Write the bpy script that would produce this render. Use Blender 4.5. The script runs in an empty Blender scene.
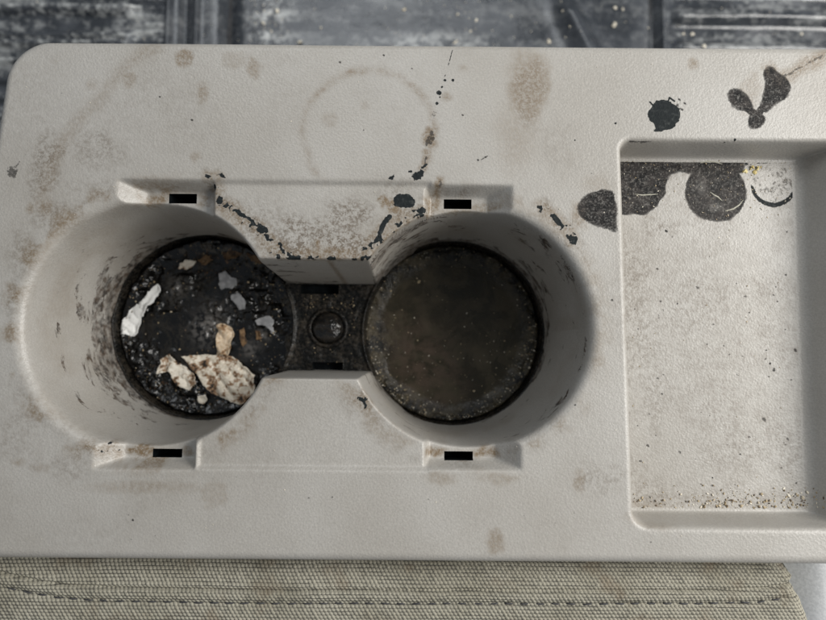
import bpy, math, random
import numpy as np
from mathutils import Vector

# ------------------------------------------------------------------ camera
H = 217.0                      # mm, lens above the console top
FPX = 620.0                    # focal length in photo pixels (826 px wide)
TILT, ROLL = math.radians(4.15), 0.0085
sc = bpy.context.scene
cam_data = bpy.data.cameras.new('camera')
cam_data.sensor_width = 36.0
cam_data.lens = 36.0 * FPX / 826.0
cam_data.clip_start, cam_data.clip_end = 0.005, 20.0
cam_data.dof.use_dof = True
cam_data.dof.focus_distance = 0.227
cam_data.dof.aperture_fstop = 7.5
cam = bpy.data.objects.new('camera', cam_data)
sc.collection.objects.link(cam)
cam.location = (0, 0, H / 1000)
cam.rotation_euler = (TILT, 0, ROLL)
sc.camera = cam

# ------------------------------------------------------------------ light
world = bpy.data.worlds.new('World'); sc.world = world
world.use_nodes = True
wbg = world.node_tree.nodes['Background']
wbg.inputs[0].default_value = (0.82, 0.90, 1.0, 1)
wbg.inputs[1].default_value = 0.225
ld = bpy.data.lights.new('door_light', 'AREA')
ld.shape = 'RECTANGLE'; ld.size = 0.60; ld.size_y = 0.46
ld.energy = 9.6; ld.color = (1.0, 0.975, 0.93)
lamp = bpy.data.objects.new('door_light', ld); sc.collection.objects.link(lamp)
lamp.location = (0.66, 0.11, 0.52)
lamp.rotation_euler = (Vector((0.02, 0.0, 0)) - Vector(lamp.location)).to_track_quat('-Z', 'Y').to_euler()

l2 = bpy.data.lights.new('far_window_light', 'AREA')
l2.shape = 'RECTANGLE'; l2.size = 0.45; l2.size_y = 0.35
l2.energy = 1.7; l2.color = (0.93, 0.97, 1.0)
lamp2 = bpy.data.objects.new('far_window_light', l2); sc.collection.objects.link(lamp2)
lamp2.location = (-0.12, 0.58, 0.70)
lamp2.rotation_euler = (Vector((0, 0, 0)) - Vector(lamp2.location)).to_track_quat('-Z', 'Y').to_euler()
sc.view_settings.view_transform = 'Standard'
sc.view_settings.look = 'None'
sc.view_settings.exposure = 0.0
sc.view_settings.gamma = 1.0
sc.render.engine = 'CYCLES'
sc.cycles.use_denoising = True
sc.cycles.max_bounces = 8

# ------------------------------------------------------------------ helpers
def _rot():
    ct, st = math.cos(TILT), math.sin(TILT); cr, sr = math.cos(ROLL), math.sin(ROLL)
    rx = np.array([[1, 0, 0], [0, ct, -st], [0, st, ct]])
    rz = np.array([[cr, -sr, 0], [sr, cr, 0], [0, 0, 1]])
    return rz @ rx
ROT = _rot()
def P(u, v, z=0.0):
    """millimetre position on the level z that a measured photo point belongs to"""
    d = ROT @ np.array([(u - 413) / FPX, (310 - v) / FPX, -1.0])
    s = (z - H) / d[2]
    return d[0] * s, d[1] * s
def PS(pts, z=0.0): return [P(u, v, z) for u, v in pts]

def hash2(ix, iy, seed):
    h = (ix.astype(np.int64) * 374761393 + iy.astype(np.int64) * 668265263 + seed * 1442695041) & 0xFFFFFFFF
    h = ((h ^ (h >> 13)) * 1274126177) & 0xFFFFFFFF
    h = ((h ^ (h >> 16)) * 2246822519) & 0xFFFFFFFF
    return ((h ^ (h >> 15)) & 0xFFFFFF) / float(0xFFFFFF)
def vnoise(x, y, period, seed=0):
    x = x / period; y = y / period
    ix = np.floor(x); iy = np.floor(y); fx = x - ix; fy = y - iy
    fx = fx * fx * fx * (fx * (fx * 6 - 15) + 10); fy = fy * fy * fy * (fy * (fy * 6 - 15) + 10)
    ix = ix.astype(np.int64); iy = iy.astype(np.int64)
    a = hash2(ix, iy, seed); b = hash2(ix + 1, iy, seed); c = hash2(ix, iy + 1, seed); d = hash2(ix + 1, iy + 1, seed)
    return (a * (1 - fx) + b * fx) * (1 - fy) + (c * (1 - fx) + d * fx) * fy
def fbm(x, y, period, seed=0, octs=4):
    s = 0; a = 1; t = 0
    for o in range(octs):
        s = s + a * vnoise(x + 17.3 * o, y - 9.1 * o, period / 2 ** o, seed + o * 7); t += a; a *= 0.5
    return s / t
def sstep(a, b, x):
    t = np.clip((x - a) / (b - a), 0, 1); return t * t * (3 - 2 * t)
def blur(a, sigma):
    n = max(1, int(3 * sigma + .5)); k = np.exp(-0.5 * (np.arange(-n, n + 1) / sigma) ** 2); k /= k.sum()
    for ax in (0, 1):
        p = np.pad(a, [(n, n) if i == ax else (0, 0) for i in (0, 1)], mode='edge')
        a = sum(k[i] * np.take(p, np.arange(i, i + a.shape[ax]), axis=ax) for i in range(2 * n + 1))
    return a
def poly_sdf(X, Y, pts):
    """positive inside"""
    d = np.full(X.shape, 1e9); ins = np.zeros(X.shape, bool); n = len(pts)
    for i in range(n):
        ax, ay = pts[i]; bx, by = pts[(i + 1) % n]
        ex, ey = bx - ax, by - ay
        t = np.clip(((X - ax) * ex + (Y - ay) * ey) / (ex * ex + ey * ey + 1e-9), 0, 1)
        d = np.minimum(d, np.hypot(X - ax - t * ex, Y - ay - t * ey))
        c = (ay > Y) != (by > Y)
        ins ^= c & (X < (bx - ax) * (Y - ay) / ((by - ay) if by != ay else 1e-9) + ax)
    return np.where(ins, d, -d)
def line_dist(X, Y, pts):
    d = np.full(X.shape, 1e9)
    for (ax, ay), (bx, by) in zip(pts[:-1], pts[1:]):
        ex, ey = bx - ax, by - ay
        t = np.clip(((X - ax) * ex + (Y - ay) * ey) / (ex * ex + ey * ey + 1e-9), 0, 1)
        d = np.minimum(d, np.hypot(X - ax - t * ex, Y - ay - t * ey))
    return d
def recess(d, depth, k, R, Rb):
    """height under a lip: d<0 inside; wall falls k per mm, lip radius R, foot radius Rb"""
    al = np.arctan(k); t = R * np.tan(al / 2)
    z = np.where(d >= t, 0.0, 0.0)
    lip = -R + np.sqrt(np.maximum(R * R - (d - t) ** 2, 0))
    z = np.where(d < t, lip, z)
    z = np.where(d < t - R * np.sin(al), k * d, z)
    d0 = -depth / k                      # where the wall would meet the floor
    tb = Rb * np.tan(al / 2)
    foot = -depth + Rb - np.sqrt(np.maximum(Rb * Rb - (d - (d0 - tb)) ** 2, 0))
    z = np.where(d < d0 - tb + Rb * np.sin(al), foot, z)
    z = np.where(d < d0 - tb, -depth, z)
    return z

def tag(o, label=None, cat=None, group=None, kind=None):
    if label: o['label'] = label
    if cat: o['category'] = cat
    if group: o['group'] = group
    if kind: o['kind'] = kind
    return o
def link(name, me, mat, parent=None):
    o = bpy.data.objects.new(name, me); sc.collection.objects.link(o)
    if mat is not None and me is not None: me.materials.append(mat)
    if parent is not None: o.parent = parent
    return o
def empty(name, loc_mm):
    o = bpy.data.objects.new(name, None); sc.collection.objects.link(o)
    o.empty_display_size = 0.02
    o.location = tuple(c / 1000 for c in loc_mm); return o
def mesh_np(name, co, faces, attrs=None, smooth=True, origin=(0, 0, 0)):
    me = bpy.data.meshes.new(name)
    co = (np.asarray(co, float) - np.array(origin)) / 1000.0
    faces = np.asarray(faces, np.int32); n = faces.shape[1]
    me.vertices.add(len(co)); me.vertices.foreach_set('co', co.ravel())
    me.loops.add(faces.size); me.loops.foreach_set('vertex_index', faces.ravel())
    me.polygons.add(len(faces))
    me.polygons.foreach_set('loop_start', np.arange(0, faces.size, n, dtype=np.int32))
    me.polygons.foreach_set('use_smooth', np.full(len(faces), smooth))
    me.update(calc_edges=True)
    for k, v in (attrs or {}).items():
        a = me.attributes.new(k, 'FLOAT', 'POINT'); a.data.foreach_set('value', np.asarray(v, np.float32).ravel())
    return me
def grid_mesh(name, X, Y, Z, keep=None, attrs=None, smooth=True, origin=(0, 0, 0)):
    """keep: boolean per cell"""
    ny, nx = X.shape
    idx = np.arange(nx * ny).reshape(ny, nx)
    q = np.stack([idx[:-1, :-1], idx[:-1, 1:], idx[1:, 1:], idx[1:, :-1]], -1)
    q = q[keep] if keep is not None else q.reshape(-1, 4)
    used = np.unique(q); remap = np.zeros(nx * ny, np.int32); remap[used] = np.arange(len(used))
    co = np.stack([X, Y, Z], -1).reshape(-1, 3)[used]
    at = {k: v.reshape(-1)[used] for k, v in (attrs or {}).items()}
    return mesh_np(name, co, remap[q], at, smooth, origin)
def lattice(x0, x1, y0, y1, h):
    return np.meshgrid(np.arange(x0, x1 + h / 2, h), np.arange(y0, y1 + h / 2, h))

# ---- node helper
class NT:
    def __init__(s, name):
        s.m = bpy.data.materials.new(name); s.m.use_nodes = True
        s.t = s.m.node_tree; s.t.nodes.clear()
        s.out = s.t.nodes.new('ShaderNodeOutputMaterial')
        s.b = s.t.nodes.new('ShaderNodeBsdfPrincipled')
        s.t.links.new(s.b.outputs[0], s.out.inputs[0])
        s.pos = s.t.nodes.new('ShaderNodeNewGeometry').outputs['Position']
    def set(s, sock, v):
        if hasattr(v, 'is_linked'): s.t.links.new(v, sock)
        elif isinstance(v, tuple) and len(v) == 3 and sock.type == 'RGBA': sock.default_value = (*v, 1)
        else: sock.default_value = v
    def n(s, kind, outi=0, props=None, **ins):
        nd = s.t.nodes.new(kind)
        for k, v in (props or {}).items(): setattr(nd, k, v)
        for k, v in ins.items():
            key = int(k[1:]) if k[0] == '_' and k[1:].isdigit() else k
            s.set(nd.inputs[key], v)
        return nd.outputs[outi]
    def math(s, op, a, b=0.0, c=0.0):
        return s.n('ShaderNodeMath', 0, {'operation': op}, _0=a, _1=b, _2=c)
    def attr(s, name):
        return s.n('ShaderNodeAttribute', 2, {'attribute_name': name})
    def noise(s, scale, detail=3.0, rough=0.55, vec=None, out=0, dist=0.0):
        return s.n('ShaderNodeTexNoise', out, None, Vector=vec or s.pos, Scale=scale, Detail=detail, Roughness=rough, Distortion=dist)
    def vscale(s, v, xyz):
        return s.n('ShaderNodeVectorMath', 0, {'operation': 'MULTIPLY'}, _0=v, _1=xyz)
    def ramp(s, x, a, b, lo=0.0, hi=1.0):
        nd = s.t.nodes.new('ShaderNodeMapRange'); nd.interpolation_type = 'SMOOTHSTEP'
        s.set(nd.inputs[0], x)
        for i, v in enumerate((a, b, lo, hi)): s.set(nd.inputs[i + 1], v)
        return nd.outputs[0]
    def mix(s, f, a, b, mode='MIX'):
        nd = s.t.nodes.new('ShaderNodeMix'); nd.data_type = 'RGBA'; nd.blend_type = mode
        s.set(nd.inputs[0], f); s.set(nd.inputs[6], a); s.set(nd.inputs[7], b)
        return nd.outputs[2]
    def bump(s, h, strength, dist, normal=None):
        nd = s.t.nodes.new('ShaderNodeBump')
        s.set(nd.inputs['Strength'], strength); s.set(nd.inputs['Distance'], dist); s.set(nd.inputs['Height'], h)
        if normal is not None: s.t.links.new(normal, nd.inputs['Normal'])
        return nd.outputs[0]
    def done(s, color=None, rough=None, normal=None, spec=None, **kw):
        if color is not None: s.set(s.b.inputs['Base Color'], color)
        if rough is not None: s.set(s.b.inputs['Roughness'], rough)
        if normal is not None: s.t.links.new(normal, s.b.inputs['Normal'])
        if spec is not None: s.b.inputs['Specular IOR Level'].default_value = spec
        for k, v in kw.items(): s.set(s.b.inputs[k.replace('_', ' ')], v)
        return s.m

# ------------------------------------------------------------------ materials
def mat_shell():
    t = NT('grey_plastic')
    big = t.noise(18, 4); fine = t.noise(1500, 2, .6); mid = t.noise(240, 4, .65); mm = t.noise(650, 3, .6)
    col = t.mix(t.ramp(big, .35, .65), (.398, .376, .340), (.446, .427, .394))
    col = t.mix(t.ramp(fine, .35, .68), t.mix(1.0, col, (.88, .875, .87), 'MULTIPLY'), col)
    # ingrained dust: brownish-grey specks
    gr = t.math('MULTIPLY', t.attr('grime'), t.ramp(t.math('ADD', t.math('MULTIPLY', mid, .3), t.math('ADD', t.math('MULTIPLY', mm, .35), t.math('MULTIPLY', fine, .35))), .42, .60))
    col = t.mix(t.math('MINIMUM', gr, .85), col, (.125, .095, .066))
    br = t.math('MULTIPLY', t.attr('brown'), t.ramp(t.math('ADD', t.math('MULTIPLY', mm, .55), t.math('MULTIPLY', fine, .45)), .33, .62, .25, 1.0))
    col = t.mix(t.math('MINIMUM', br, .9), col, (.170, .115, .060))
    # dashes and runs on the cup walls
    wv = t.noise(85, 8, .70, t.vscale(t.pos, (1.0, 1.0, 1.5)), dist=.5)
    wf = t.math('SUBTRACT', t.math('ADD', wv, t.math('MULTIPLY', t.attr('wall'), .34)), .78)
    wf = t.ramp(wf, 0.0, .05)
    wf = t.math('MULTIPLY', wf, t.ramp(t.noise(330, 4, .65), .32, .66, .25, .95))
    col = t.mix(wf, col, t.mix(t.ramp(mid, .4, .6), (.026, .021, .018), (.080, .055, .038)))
    # dark film, worn through in specks
    fl = t.ramp(t.math('ADD', t.attr('film'), t.math('ADD', t.math('MULTIPLY', t.math('SUBTRACT', mid, .5), 1.1), t.math('MULTIPLY', t.math('SUBTRACT', t.noise(1000, 3, .7), .5), .9))), .40, .60)
    fl = t.math('MULTIPLY', fl, t.ramp(t.math('ADD', t.math('MULTIPLY', fine, .6), t.math('MULTIPLY', mm, .4)), .46, .68, 1.0, .70))
    fl = t.math('MULTIPLY', fl, t.ramp(t.attr('film'), .40, .85, .62, 1.0))
    col = t.mix(fl, col, t.mix(t.ramp(mid, .42, .62), (.010, .0098, .010), (.034, .030, .028)))
    ta = t.ramp(t.math('ADD', t.attr('tar'), t.math('ADD', t.math('MULTIPLY', t.math('SUBTRACT', mm, .5), .6), t.math('MULTIPLY', t.math('SUBTRACT', fine, .5), .5))), .42, .58)
    col = t.mix(ta, col, t.mix(t.ramp(mm, .5, .75), (.016, .0195, .0205), (.046, .050, .049)))
    dark = t.math('MAXIMUM', ta, t.math('MAXIMUM', wf, t.math('MULTIPLY', fl, .95)))
    cells = t.n('ShaderNodeTexVoronoi', 0, None, Vector=t.pos, Scale=1150.0)
    h = t.math('ADD', t.math('MULTIPLY', cells, .5), t.math('MULTIPLY', t.noise(2100, 2), .6))
    nrm = t.bump(h, .34, .00035)
    nrm = t.bump(t.math('MULTIPLY', t.math('ADD', dark, t.math('MULTIPLY', dark, mm)), 1.0), .35, .0004, nrm)
    rough = t.math('ADD', t.math('MULTIPLY', mid, .16), t.math('ADD', .30, t.math('MULTIPLY', dark, .16)))
    m = t.done(col, rough, nrm)
    t.set(t.b.inputs['Specular IOR Level'], t.math('SUBTRACT', .5, t.math('MULTIPLY', dark, .40)))
    return m
def mat_rubber():
    t = NT('black_rubber_liner')
    n1 = t.noise(130, 6, .65); n2 = t.noise(700, 4, .6)
    f = t.ramp(t.math('ADD', t.math('MULTIPLY', n1, .6), t.math('MULTIPLY', n2, .4)), .45, .63)
    col = t.mix(f, (.005, .005, .0045), (.034, .028, .021))
    col = t.mix(t.ramp(t.noise(1300, 2), .66, .76), col, (.10, .085, .065))
    nrm = t.bump(t.math('ADD', n1, n2), .45, .0009)
    return t.done(col, t.ramp(n2, .35, .65, .12, .5), nrm, .22)
def mat_simple(name, col, col2, scale, rough, bumpd=.0002, spec=.5):
    t = NT(name); n1 = t.noise(scale, 4, .6)
    return t.done(t.mix(t.ramp(n1, .4, .6), col, col2), rough, t.bump(n1, .5, bumpd), spec)
def mat_sludge():
    t = NT('wet_black_sludge')
    n1 = t.noise(110, 6, .62, dist=.8); n2 = t.noise(420, 5, .65); n3 = t.noise(45, 3)
    col = t.mix(t.ramp(n1, .48, .70), (.004, .004, .0038), (.016, .014, .012))
    col = t.mix(t.math('MULTIPLY', t.ramp(n2, .60, .70), t.attr('brown')), col, (.16, .082, .035))
    col = t.mix(t.math('MULTIPLY', t.ramp(t.math('ADD', n2, t.math('MULTIPLY', n1, .4)), .56, .80), t.attr('grey_patch')), col, (.15, .14, .13))
    nrm = t.bump(t.math('ADD', n2, t.math('MULTIPLY', t.noise(1100, 2), .1)), .22, .0010)
    return t.done(col, t.ramp(n3, .4, .6, .05, .20), nrm, .45)
def mat_spill():
    t = NT('dried_brown_spill')
    n1 = t.noise(60, 5, .6, dist=.7); n2 = t.noise(520, 5, .65); n3 = t.noise(170, 5, .65)
    col = t.mix(t.ramp(n1, .4, .62), (.030, .025, .014), (.068, .055, .033))
    col = t.mix(t.math('MULTIPLY', t.attr('red'), t.ramp(n3, .38, .62)), col, (.082, .058, .040))
    col = t.mix(t.math('MULTIPLY', t.attr('edge'), t.ramp(n3, .45, .58)), col, (.010, .0095, .008))
    col = t.mix(t.math('MULTIPLY', t.attr('edge'), t.ramp(n2, .60, .70)), col, (.13, .115, .085))
    nrm = t.bump(t.math('ADD', t.math('MULTIPLY', n2, t.math('ADD', t.attr('edge'), .18)), t.math('MULTIPLY', n3, .3)), .6, .0010)
    return t.done(col, t.ramp(n1, .4, .6, .22, .36), nrm, .28)
def mat_paper(name, c0, c1, stain, amount):
    t = NT(name); n1 = t.noise(230, 7, .70); n2 = t.noise(900, 3)
    col = t.mix(t.ramp(n2, .35, .7), c0, c1)
    col = t.mix(t.math('MULTIPLY', t.ramp(n1, .58 - amount, .64 - amount), .95), col, stain)
    col = t.mix(t.ramp(n1, .66 - amount, .70 - amount), col, (.022, .016, .012))
    return t.done(col, .6, t.bump(n2, .4, .0003), .35)
def mat_crumb():
    t = NT('crumb'); a = t.attr('tone')
    col = t.mix(t.ramp(a, .1, .5), (.10, .065, .035), (.42, .33, .20))
    col = t.mix(t.ramp(a, .55, .95), col, (.78, .72, .60))
    return t.done(col, .55, t.bump(t.noise(1800, 3), .5, .0003))
def mat_fabric():
    t = NT('olive_canvas'); th = t.attr('thread')
    big = t.noise(40, 4); f = t.noise(2600, 2)
    a = t.mix(t.ramp(big, .35, .65), (.275, .256, .200), (.350, .330, .268))
    col = t.mix(t.ramp(th, .05, .5), (.062, .059, .050), a)
    col = t.mix(t.ramp(f, .4, .7), col, t.mix(1.0, col, (1.22, 1.22, 1.22), 'MULTIPLY'))
    col = t.mix(t.math('MULTIPLY', t.ramp(t.noise(70, 4), .55, .75), .45), col, (.17, .12, .075))
    return t.done(col, .85, t.bump(f, .5, .0003), .2)
def mat_mat():
    t = NT('dusty_black_rubber_mat')
    n1 = t.noise(26, 6, .65); n2 = t.noise(230, 5, .65)
    st = t.noise(60, 5, .6, t.vscale(t.pos, (.35, 1.6, 1.0)))
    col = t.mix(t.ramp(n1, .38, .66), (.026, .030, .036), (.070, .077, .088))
    col = t.mix(t.math('MULTIPLY', t.ramp(t.math('ADD', t.math('MULTIPLY', n2, .5), t.math('MULTIPLY', st, .5)), .46, .62), t.attr('dust_sheen')), col, (.52, .53, .52))  # dust colour, also painting pale reflection streaks on the mat
    return t.done(col, t.ramp(n1, .35, .65, .20, .36), t.bump(n2, .2, .0012), .8)

M = dict(shell=mat_shell(), rubber=mat_rubber(), sludge=mat_sludge(), spill=mat_spill(), crumb=mat_crumb(),
         fabric=mat_fabric(), mat=mat_mat(),
         slot=mat_simple('black_slot_plastic', (.003, .004, .005), (.006, .008, .009), 300, .6, .0002, .08),
         tarcap=mat_simple('glossy_tar', (.006, .006, .006), (.018, .015, .012), 300, .05, .0013),
         trim=mat_simple('pale_grey_trim_plastic', (.46, .47, .48), (.54, .55, .56), 900, .45),
         thread=mat_simple('dark_thread', (.030, .030, .034), (.06, .06, .062), 1500, .7),
         thread2=mat_simple('pale_thread', (.40, .385, .31), (.50, .48, .40), 1500, .8),
         white=mat_paper('white_glint', (.82, .82, .80), (.88, .88, .86), (.5, .42, .32), -.16),  # white of the painted light reflection on the sludge
         paper=mat_paper('stained_paper', (.66, .60, .50), (.78, .73, .64), (.26, .15, .075), .07),
         tan=mat_paper('tan_paper', (.55, .42, .28), (.66, .55, .42), (.30, .17, .08), .06),
         paper2=mat_paper('heavily_stained_paper', (.62, .55, .44), (.76, .70, .60), (.24, .13, .06), .085),
         leaf=mat_paper('brown_leaf_litter', (.13, .075, .036), (.21, .13, .065), (.05, .028, .015), .08),
         grey=mat_simple('grey_glint', (.22, .22, .225), (.32, .32, .325), 500, .35, .0004))  # grey of the painted reflections on the sludge

# ------------------------------------------------------------------ console shell
G = 0.3
X, Y = lattice(-150.0, 171.0, -74.0, 112.0, G)
CUP = [np.array((-91.8, 12.0)), np.array((16.8, 10.2))]      # centres of the cup bottoms
TOPC = [(-93.0, 10.4, 43.8, 4.6), (19.6, 10.0, 42.5, 3.8)]    # wall circle at the lip and lip radius
CD = 67.0; RT = 44.0; RBT = 40.3
CHD = 66.0                                            # channel depth
cy = (CUP[0][1] + CUP[1][1]) / 2
ch_hi, ch_lo = P(325, 259)[1], P(325, 377.5)[1]

def halfplane(a, b):
    """signed distance, positive on the right hand of a->b"""
    ex, ey = b[0] - a[0], b[1] - a[1]; L = math.hypot(ex, ey)
    return lambda X, Y: ((X - a[0]) * ey - (Y - a[1]) * ex) / L
OFF = 2.2
e_top = halfplane(P(800, 50.5), P(60, 45.0))           # outside above
e_left = halfplane(P(9, 80), P(-2, 152))
e_bot = halfplane(P(20, 553.5), P(800, 559.5))
r_c = 13.0
vt = e_top(X, Y); vl = e_left(X, Y)
corner = np.hypot(np.maximum(vt + r_c, 0), np.maximum(vl + r_c, 0)) - r_c + np.minimum(np.maximum(vt, vl) + r_c, 0)
d_out = np.maximum(corner, np.maximum(e_bot(X, Y), X - 169.0))

# recesses
zc = []
for c in CUP:
    tc = TOPC[len(zc)]
    dT = np.hypot(X - tc[0], Y - tc[1]) - tc[2]; dB = np.hypot(X - c[0], Y - c[1]) - RBT
    zc.append(recess(dT, CD, CD / np.maximum(dB - dT, 1.0), tc[3], 2.5))
yc = (ch_hi + ch_lo) / 2; hw = (ch_hi - ch_lo) / 2
dch = np.maximum(np.abs(Y - yc) - hw, np.maximum(CUP[0][0] + 22 - X, X - CUP[1][0] + 22))
zch = np.maximum(recess(Y - ch_hi, CHD, 26.0, 1.8, 1.0), recess(ch_lo - Y, CHD, 90.0, 2.2, 1.0))
zch = np.where((X > CUP[0][0] + 22) & (X < CUP[1][0] - 22), zch, 0)
# the shallow panel between the cups
p_hi, p_lo = P(320, 182)[1], P(320, 469)[1]
dp = np.maximum(np.maximum(Y - p_hi, p_lo - Y), np.maximum(P(206, 182)[0] - X, X - P(430, 188)[0]))
zp = -1.6 * sstep(.8, -.9, dp)
# notches: (outer x at top, inner x, outer y, floor side y, side)
ND = 7.0
def notch(xo, xi, yo, sx, sy):
    """sx=+1: gentle flank on the left; sy=+1: outer wall on top"""
    f1 = -ND + 0 * X
    gentle = (xo - X) * sx * (ND / 8.5)
    steep = (X - xi) * sx * 5.0
    outer = (Y - yo) * sy * (ND / 2.7)
    a = np.maximum(np.maximum(f1, gentle), np.maximum(steep, outer))
    # only open toward the cup
    return a
nts = []
NOT = [(P(117, 176)[0], P(213, 200)[0], P(165, 179.5)[1], 1, 1, 0), (P(513, 185)[0], P(425, 200)[0], P(465, 185)[1], -1, 1, 1),
       (P(92, 470)[0], P(194, 460)[0], P(150, 469.5)[1], 1, -1, 0), (P(522, 470)[0], P(424, 460)[0], P(465, 470)[1], -1, -1, 1)]
zn = np.zeros_like(X)
for xo, xi, yo, sx, sy, ci in NOT:
    z = notch(xo, xi, yo, sx, sy)
    inside = (Y - CUP[ci][1]) * sy > 18
    zn = np.where(inside, np.minimum(zn, z), zn)
Z = np.minimum(np.minimum(zn, zp), 0)
Z = np.minimum(Z, np.where(zn < -.05, np.minimum(zn, zp), zp))
Zs = blur(Z, 0.40 / G)
Zw = np.minimum(np.minimum(zc[0], zc[1]), zch)
Z = np.where(Zw < -0.001, np.minimum(Zs, Zw + np.minimum(zp * 0, 0)), Zs)
# tray
tl, tt, tb, trr = P(626, 300)[0], P(700, 141)[1], P(700, 527)[1], 150.5
tx0, tx1 = P(622, 160)[0], P(634, 510)[0]
left_edge = tx0 + (tx1 - tx0) * (tt - Y) / (tt - tb)
cxr, cyr = trr, tt
dxl = left_edge - X; dxr = X - trr; dyt = Y - tt; dyb = tb - Y
def rc(a, b, r): return np.hypot(np.maximum(a + r, 0), np.maximum(b + r, 0)) - r + np.minimum(np.maximum(a, b) + r, 0)
dt = np.maximum(rc(dxl, dyt, 3.5), rc(dxl, dyb, 5.5))
TD = 15.0
ztr = np.maximum(recess(dt, TD, 16.0, 2.2, 1.6), recess(X - 155.5, TD, TD / 8.5, 1.5, 5.0))
dt = np.maximum(dt, X - 147.0)
Z = np.minimum(Z, ztr)
Z = blur(Z, 0.32 / G)
# outer lip
RO = 3.4
lip = np.where(d_out > OFF - RO, -RO + np.sqrt(np.maximum(RO * RO - (np.minimum(d_out, OFF) - (OFF - RO)) ** 2, 0)), 0)
Z = Z + lip
# gentle sag so that the top is not dead flat
Z = Z - 0.6 * (fbm(X, Y, 90, 3, 2) - .5)
# skirt: ring of vertices pulled onto the outline and dropped to the floor
gy, gx = np.gradient(d_out, G, G)
over = d_out > OFF
pull = over & (d_out < OFF + 0.55)
Xo = np.where(pull, X - (d_out - OFF) * gx, X); Yo = np.where(pull, Y - (d_out - OFF) * gy, Y)
FLOOR = -150.0
Z = np.where(over, -12.0, Z)
vout = d_out >= OFF + 0.55
keep = ~(vout[:-1, :-1] | vout[1:, :-1] | vout[:-1, 1:] | vout[1:, 1:])
keep &= ~(over[:-1, :-1] & over[1:, :-1] & over[:-1, 1:] & over[1:, 1:])

# slots in the notch floors
SLOTS = []
for (u0, u1, v0, v1, z) in [(169, 197, 194, 203, -6.7), (444, 472, 199.5, 208.5, -6.7), (152, 182, 449, 457.5, -6.7), (444, 473, 451.5, 459.5, -6.7)]:
    a = P(u0, v1, z); b = P(u1, v0, z)
    x0, x1 = [round((q - X[0, 0]) / G) for q in (a[0], b[0])]; y0, y1 = [round((q - Y[0, 0]) / G) for q in (a[1], b[1])]
    keep[y0:y1, x0:x1] = False
    zz = float(Z[y0:y1 + 1, x0:x1 + 1].min())
    SLOTS.append((X[0, x0], X[0, x1], Y[y0, 0], Y[y1, 0], zz))

# ---- dirt maps (millimetre space)
A = {k: np.zeros_like(X) for k in ('tar', 'film', 'brown', 'grime', 'wall')}
def win(x, y, r):
    i0 = max(0, int((y - r - Y[0, 0]) / G)); i1 = min(X.shape[0], int((y + r - Y[0, 0]) / G) + 2)
    j0 = max(0, int((x - r - X[0, 0]) / G)); j1 = min(X.shape[1], int((x + r - X[0, 0]) / G) + 2)
    return slice(i0, i1), slice(j0, j1)
SEED = [100]
def put(ch, s, val): A[ch][s] = np.maximum(A[ch][s], val)
def blob(ch, u, v, ru, rv, rot=0, z=0, amp=.3, soft=.5, val=1.0, wp=None):
    """ragged spot; radii in photo pixels at level z"""
    SEED[0] += 1; sd = SEED[0]
    k = (H - z) / FPX
    x, y = P(u, v, z); a, b = ru * k, rv * k; R = max(a, b)
    s = win(x, y, R * 1.8 + 3 + soft * 2)
    xs, ys = X[s] - x, Y[s] - y
    if xs.size == 0: return
    w = wp or max(a, b) * .7
    xs = xs + (fbm(X[s], Y[s], w, sd, 4) - .5) * 2.2 * amp * a; ys = ys + (fbm(X[s], Y[s], w, sd + 50, 4) - .5) * 2.2 * amp * b
    c, n = math.cos(math.radians(-rot)), math.sin(math.radians(-rot))
    xr, yr = xs * c + ys * n, -xs * n + ys * c
    d = (1 - np.hypot(xr / a, yr / b)) * min(a, b)
    put(ch, s, val * sstep(-soft, soft, d))
def stroke(ch, pts, w, z=0, soft=.4, val=1.0, warp=.5, wp=5.0, dots=0.0, dper=2.2):
    SEED[0] += 1; sd = SEED[0]
    k = (H - z) / FPX
    q = PS(pts, z); x = sum(a for a, b in q) / len(q); y = sum(b for a, b in q) / len(q)
    R = max(math.hypot(a - x, b - y) for a, b in q) + w * k * 2 + 3
    s = win(x, y, R); xs, ys = X[s], Y[s]
    if xs.size == 0: return
    xw = xs + (fbm(xs, ys, wp, sd) - .5) * 2 * warp; yw = ys + (fbm(xs, ys, wp, sd + 9) - .5) * 2 * warp
    d = w * k / 2 - line_dist(xw, yw, q)
    m = sstep(-soft, soft, d)
    if dots: m = m * sstep(dots - .07, dots + .07, fbm(xs, ys, dper, sd + 4, 3))
    put(ch, s, val * m)
def polyblob(ch, pts, z=0, soft=.4, val=1.0, warp=.8, wp=4.0, floor_only=False):
    SEED[0] += 1; sd = SEED[0]
    q = PS(pts, z); x = sum(a for a, b in q) / len(q); y = sum(b for a, b in q) / len(q)
    R = max(math.hypot(a - x, b - y) for a, b in q) + 4
    s = win(x, y, R); xs, ys = X[s], Y[s]
    d = poly_sdf(xs + (fbm(xs, ys, wp, sd) - .5) * 2 * warp, ys + (fbm(xs, ys, wp, sd + 9) - .5) * 2 * warp, q)
    m = sstep(.12, .88, blur((d > 0).astype(float), 1.1 / G))
    m = np.maximum(m * (.72 + .42 * fbm(xs, ys, 5, sd + 77, 3)), .40 * blur((d > 0).astype(float), 2.2 / G) ** .6)
    if floor_only: m = m * (Z[s] < -13.6)
    put(ch, s, val * m)

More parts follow.
